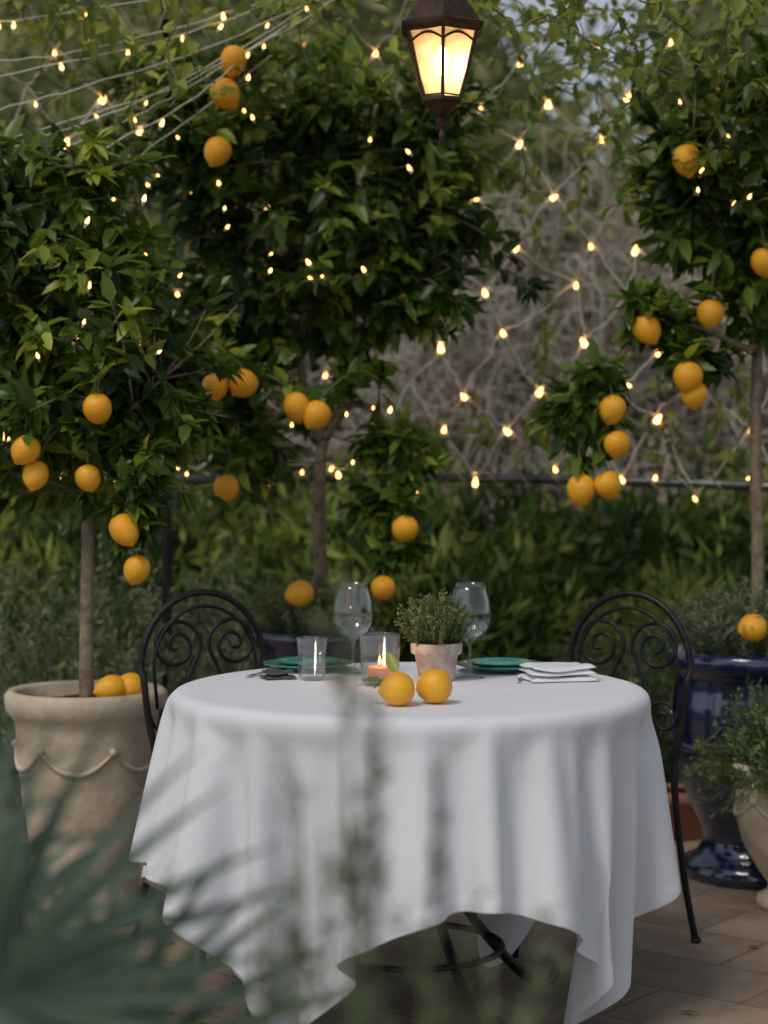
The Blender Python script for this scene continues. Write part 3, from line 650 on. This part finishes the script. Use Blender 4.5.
# ------------------------------------------------------------------ background vegetation
bm=bmesh.new();bmesh.ops.create_icosphere(bm,subdivisions=3,radius=1)
ICV=np.array([v.co[:] for v in bm.verts]);ICF=[[v.index for v in f_.verts] for f_ in bm.faces];bm.free()
def mass(name,blobs,L,asp,mat,core=.72,ups=.3,tb=.5,corem=None,var=.6):
    mb=MB()
    for (c,rd,n) in blobs:
        c=np.array(c,float);rd=np.array(rd,float)
        d=nrm(R.normal(0,1,(n,3)));
        f=np.array([1+.38*noise.noise(Vector(x*2.2+c))+.2*noise.noise(Vector(x*6+c)) for x in d])
        r=R.uniform(.45,1,n)**.45*f
        P=c+d*rd*r[:,None];ok=P[:,2]>0.01;P=P[ok];dd_=d[ok];fr=r[ok]
        cl_=np.array([noise.noise(Vector(p*(2.2/ max(rd.max(),.3)**.5))) for p in P])
        D=dd_*.7+R.normal(0,.7,P.shape)+[0,0,ups];N=dd_+R.normal(0,.5,P.shape)+[0,0,.5]
        LL=L*R.uniform(.6,1.3,len(P))
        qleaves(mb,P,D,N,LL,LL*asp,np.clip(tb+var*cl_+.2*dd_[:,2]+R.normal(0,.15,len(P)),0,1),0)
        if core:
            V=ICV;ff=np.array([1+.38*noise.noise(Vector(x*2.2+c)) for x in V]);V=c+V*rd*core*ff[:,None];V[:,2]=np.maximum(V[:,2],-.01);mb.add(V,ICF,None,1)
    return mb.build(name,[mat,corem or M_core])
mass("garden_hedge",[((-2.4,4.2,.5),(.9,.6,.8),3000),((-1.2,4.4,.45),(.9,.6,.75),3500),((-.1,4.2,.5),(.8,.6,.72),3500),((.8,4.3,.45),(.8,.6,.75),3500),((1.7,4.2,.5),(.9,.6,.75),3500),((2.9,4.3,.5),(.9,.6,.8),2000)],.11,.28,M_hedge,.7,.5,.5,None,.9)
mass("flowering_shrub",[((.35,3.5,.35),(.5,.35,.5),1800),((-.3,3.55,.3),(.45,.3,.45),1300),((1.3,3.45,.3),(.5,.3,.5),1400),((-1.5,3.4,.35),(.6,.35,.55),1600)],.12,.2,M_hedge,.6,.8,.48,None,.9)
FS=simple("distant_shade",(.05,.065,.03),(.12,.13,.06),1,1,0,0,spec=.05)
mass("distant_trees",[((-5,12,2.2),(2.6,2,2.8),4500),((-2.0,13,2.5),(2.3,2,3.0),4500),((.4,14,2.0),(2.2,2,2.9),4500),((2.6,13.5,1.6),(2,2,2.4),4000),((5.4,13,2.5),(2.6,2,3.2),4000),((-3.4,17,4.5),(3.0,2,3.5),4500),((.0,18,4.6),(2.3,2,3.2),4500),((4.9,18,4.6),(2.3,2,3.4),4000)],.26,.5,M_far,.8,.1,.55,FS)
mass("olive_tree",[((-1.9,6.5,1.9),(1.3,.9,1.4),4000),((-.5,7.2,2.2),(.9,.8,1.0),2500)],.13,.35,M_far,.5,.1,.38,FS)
mb=MB()
for (c,rd,n) in (((1.15,5.6,1.0),(1.25,.8,1.75),1500),((2.7,5.8,1.2),(1.2,.8,1.9),700),((.35,5.6,.8),(.7,.6,1.15),450)):
    c=np.array(c);rd=np.array(rd)
    for k in range(n):
        d=nrm(R.normal(0,1,3));d[1]=-abs(d[1])*.8 if R.uniform()<.7 else d[1]
        p=c+d*rd*R.uniform(.6,1.05);v=nrm(R.normal(0,1,3)+d*.4+[0,0,.5]);P=[p]
        for s in range(7): v=nrm(v+R.normal(0,.45,3)+[0,0,-.08]);P.append(P[-1]+v*.11)
        P=np.array(P);P[:,2]=np.maximum(P[:,2],.02);tube(mb,P,np.linspace(.009,.003,len(P)),3)
mb.build("bare_thicket",[M_twig])
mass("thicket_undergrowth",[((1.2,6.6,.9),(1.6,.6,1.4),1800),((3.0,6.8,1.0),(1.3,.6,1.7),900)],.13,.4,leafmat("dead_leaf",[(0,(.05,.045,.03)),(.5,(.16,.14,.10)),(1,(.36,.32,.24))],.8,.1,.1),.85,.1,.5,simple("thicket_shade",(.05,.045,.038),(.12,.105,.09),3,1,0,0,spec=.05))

# ------------------------------------------------------------------ world, sun, camera
w=bpy.data.worlds.new("World");scene.world=w;w.use_nodes=True;nt=w.node_tree
sky=nt.nodes.new("ShaderNodeTexSky");sky.sky_type='NISHITA';sky.sun_disc=False
EL,AZ=math.radians(52),math.radians(215)
sky.sun_elevation=EL;sky.sun_rotation=AZ
hs=nt.nodes.new("ShaderNodeHueSaturation");hs.inputs["Saturation"].default_value=.45
bg=nt.nodes["Background"];bg.inputs["Strength"].default_value=.10
nt.links.new(sky.outputs[0],hs.inputs["Color"]);nt.links.new(hs.outputs[0],bg.inputs[0])
s=bpy.data.lights.new("sun",'SUN');s.energy=1.35;s.angle=math.radians(16);s.color=(1,.91,.78);so_=bpy.data.objects.new("sun",s);scene.collection.objects.link(so_)
dv=Vector((math.sin(AZ)*math.cos(EL),math.cos(AZ)*math.cos(EL),math.sin(EL)))
so_.rotation_euler=dv.to_track_quat('Z','Y').to_euler();so_.location=dv*10
cam=bpy.data.cameras.new("camera");co_=bpy.data.objects.new("camera",cam);scene.collection.objects.link(co_);scene.camera=co_
cam.sensor_fit='VERTICAL';cam.sensor_height=36;cam.lens=68.3;cam.clip_end=1000;cam.clip_start=.05
co_.location=(0,-4.5,1.30);co_.rotation_euler=(math.radians(90-1.74),0,0)
cam.dof.use_dof=True;cam.dof.focus_distance=4.45;cam.dof.aperture_fstop=2.5
print("built",time.time()-T0)
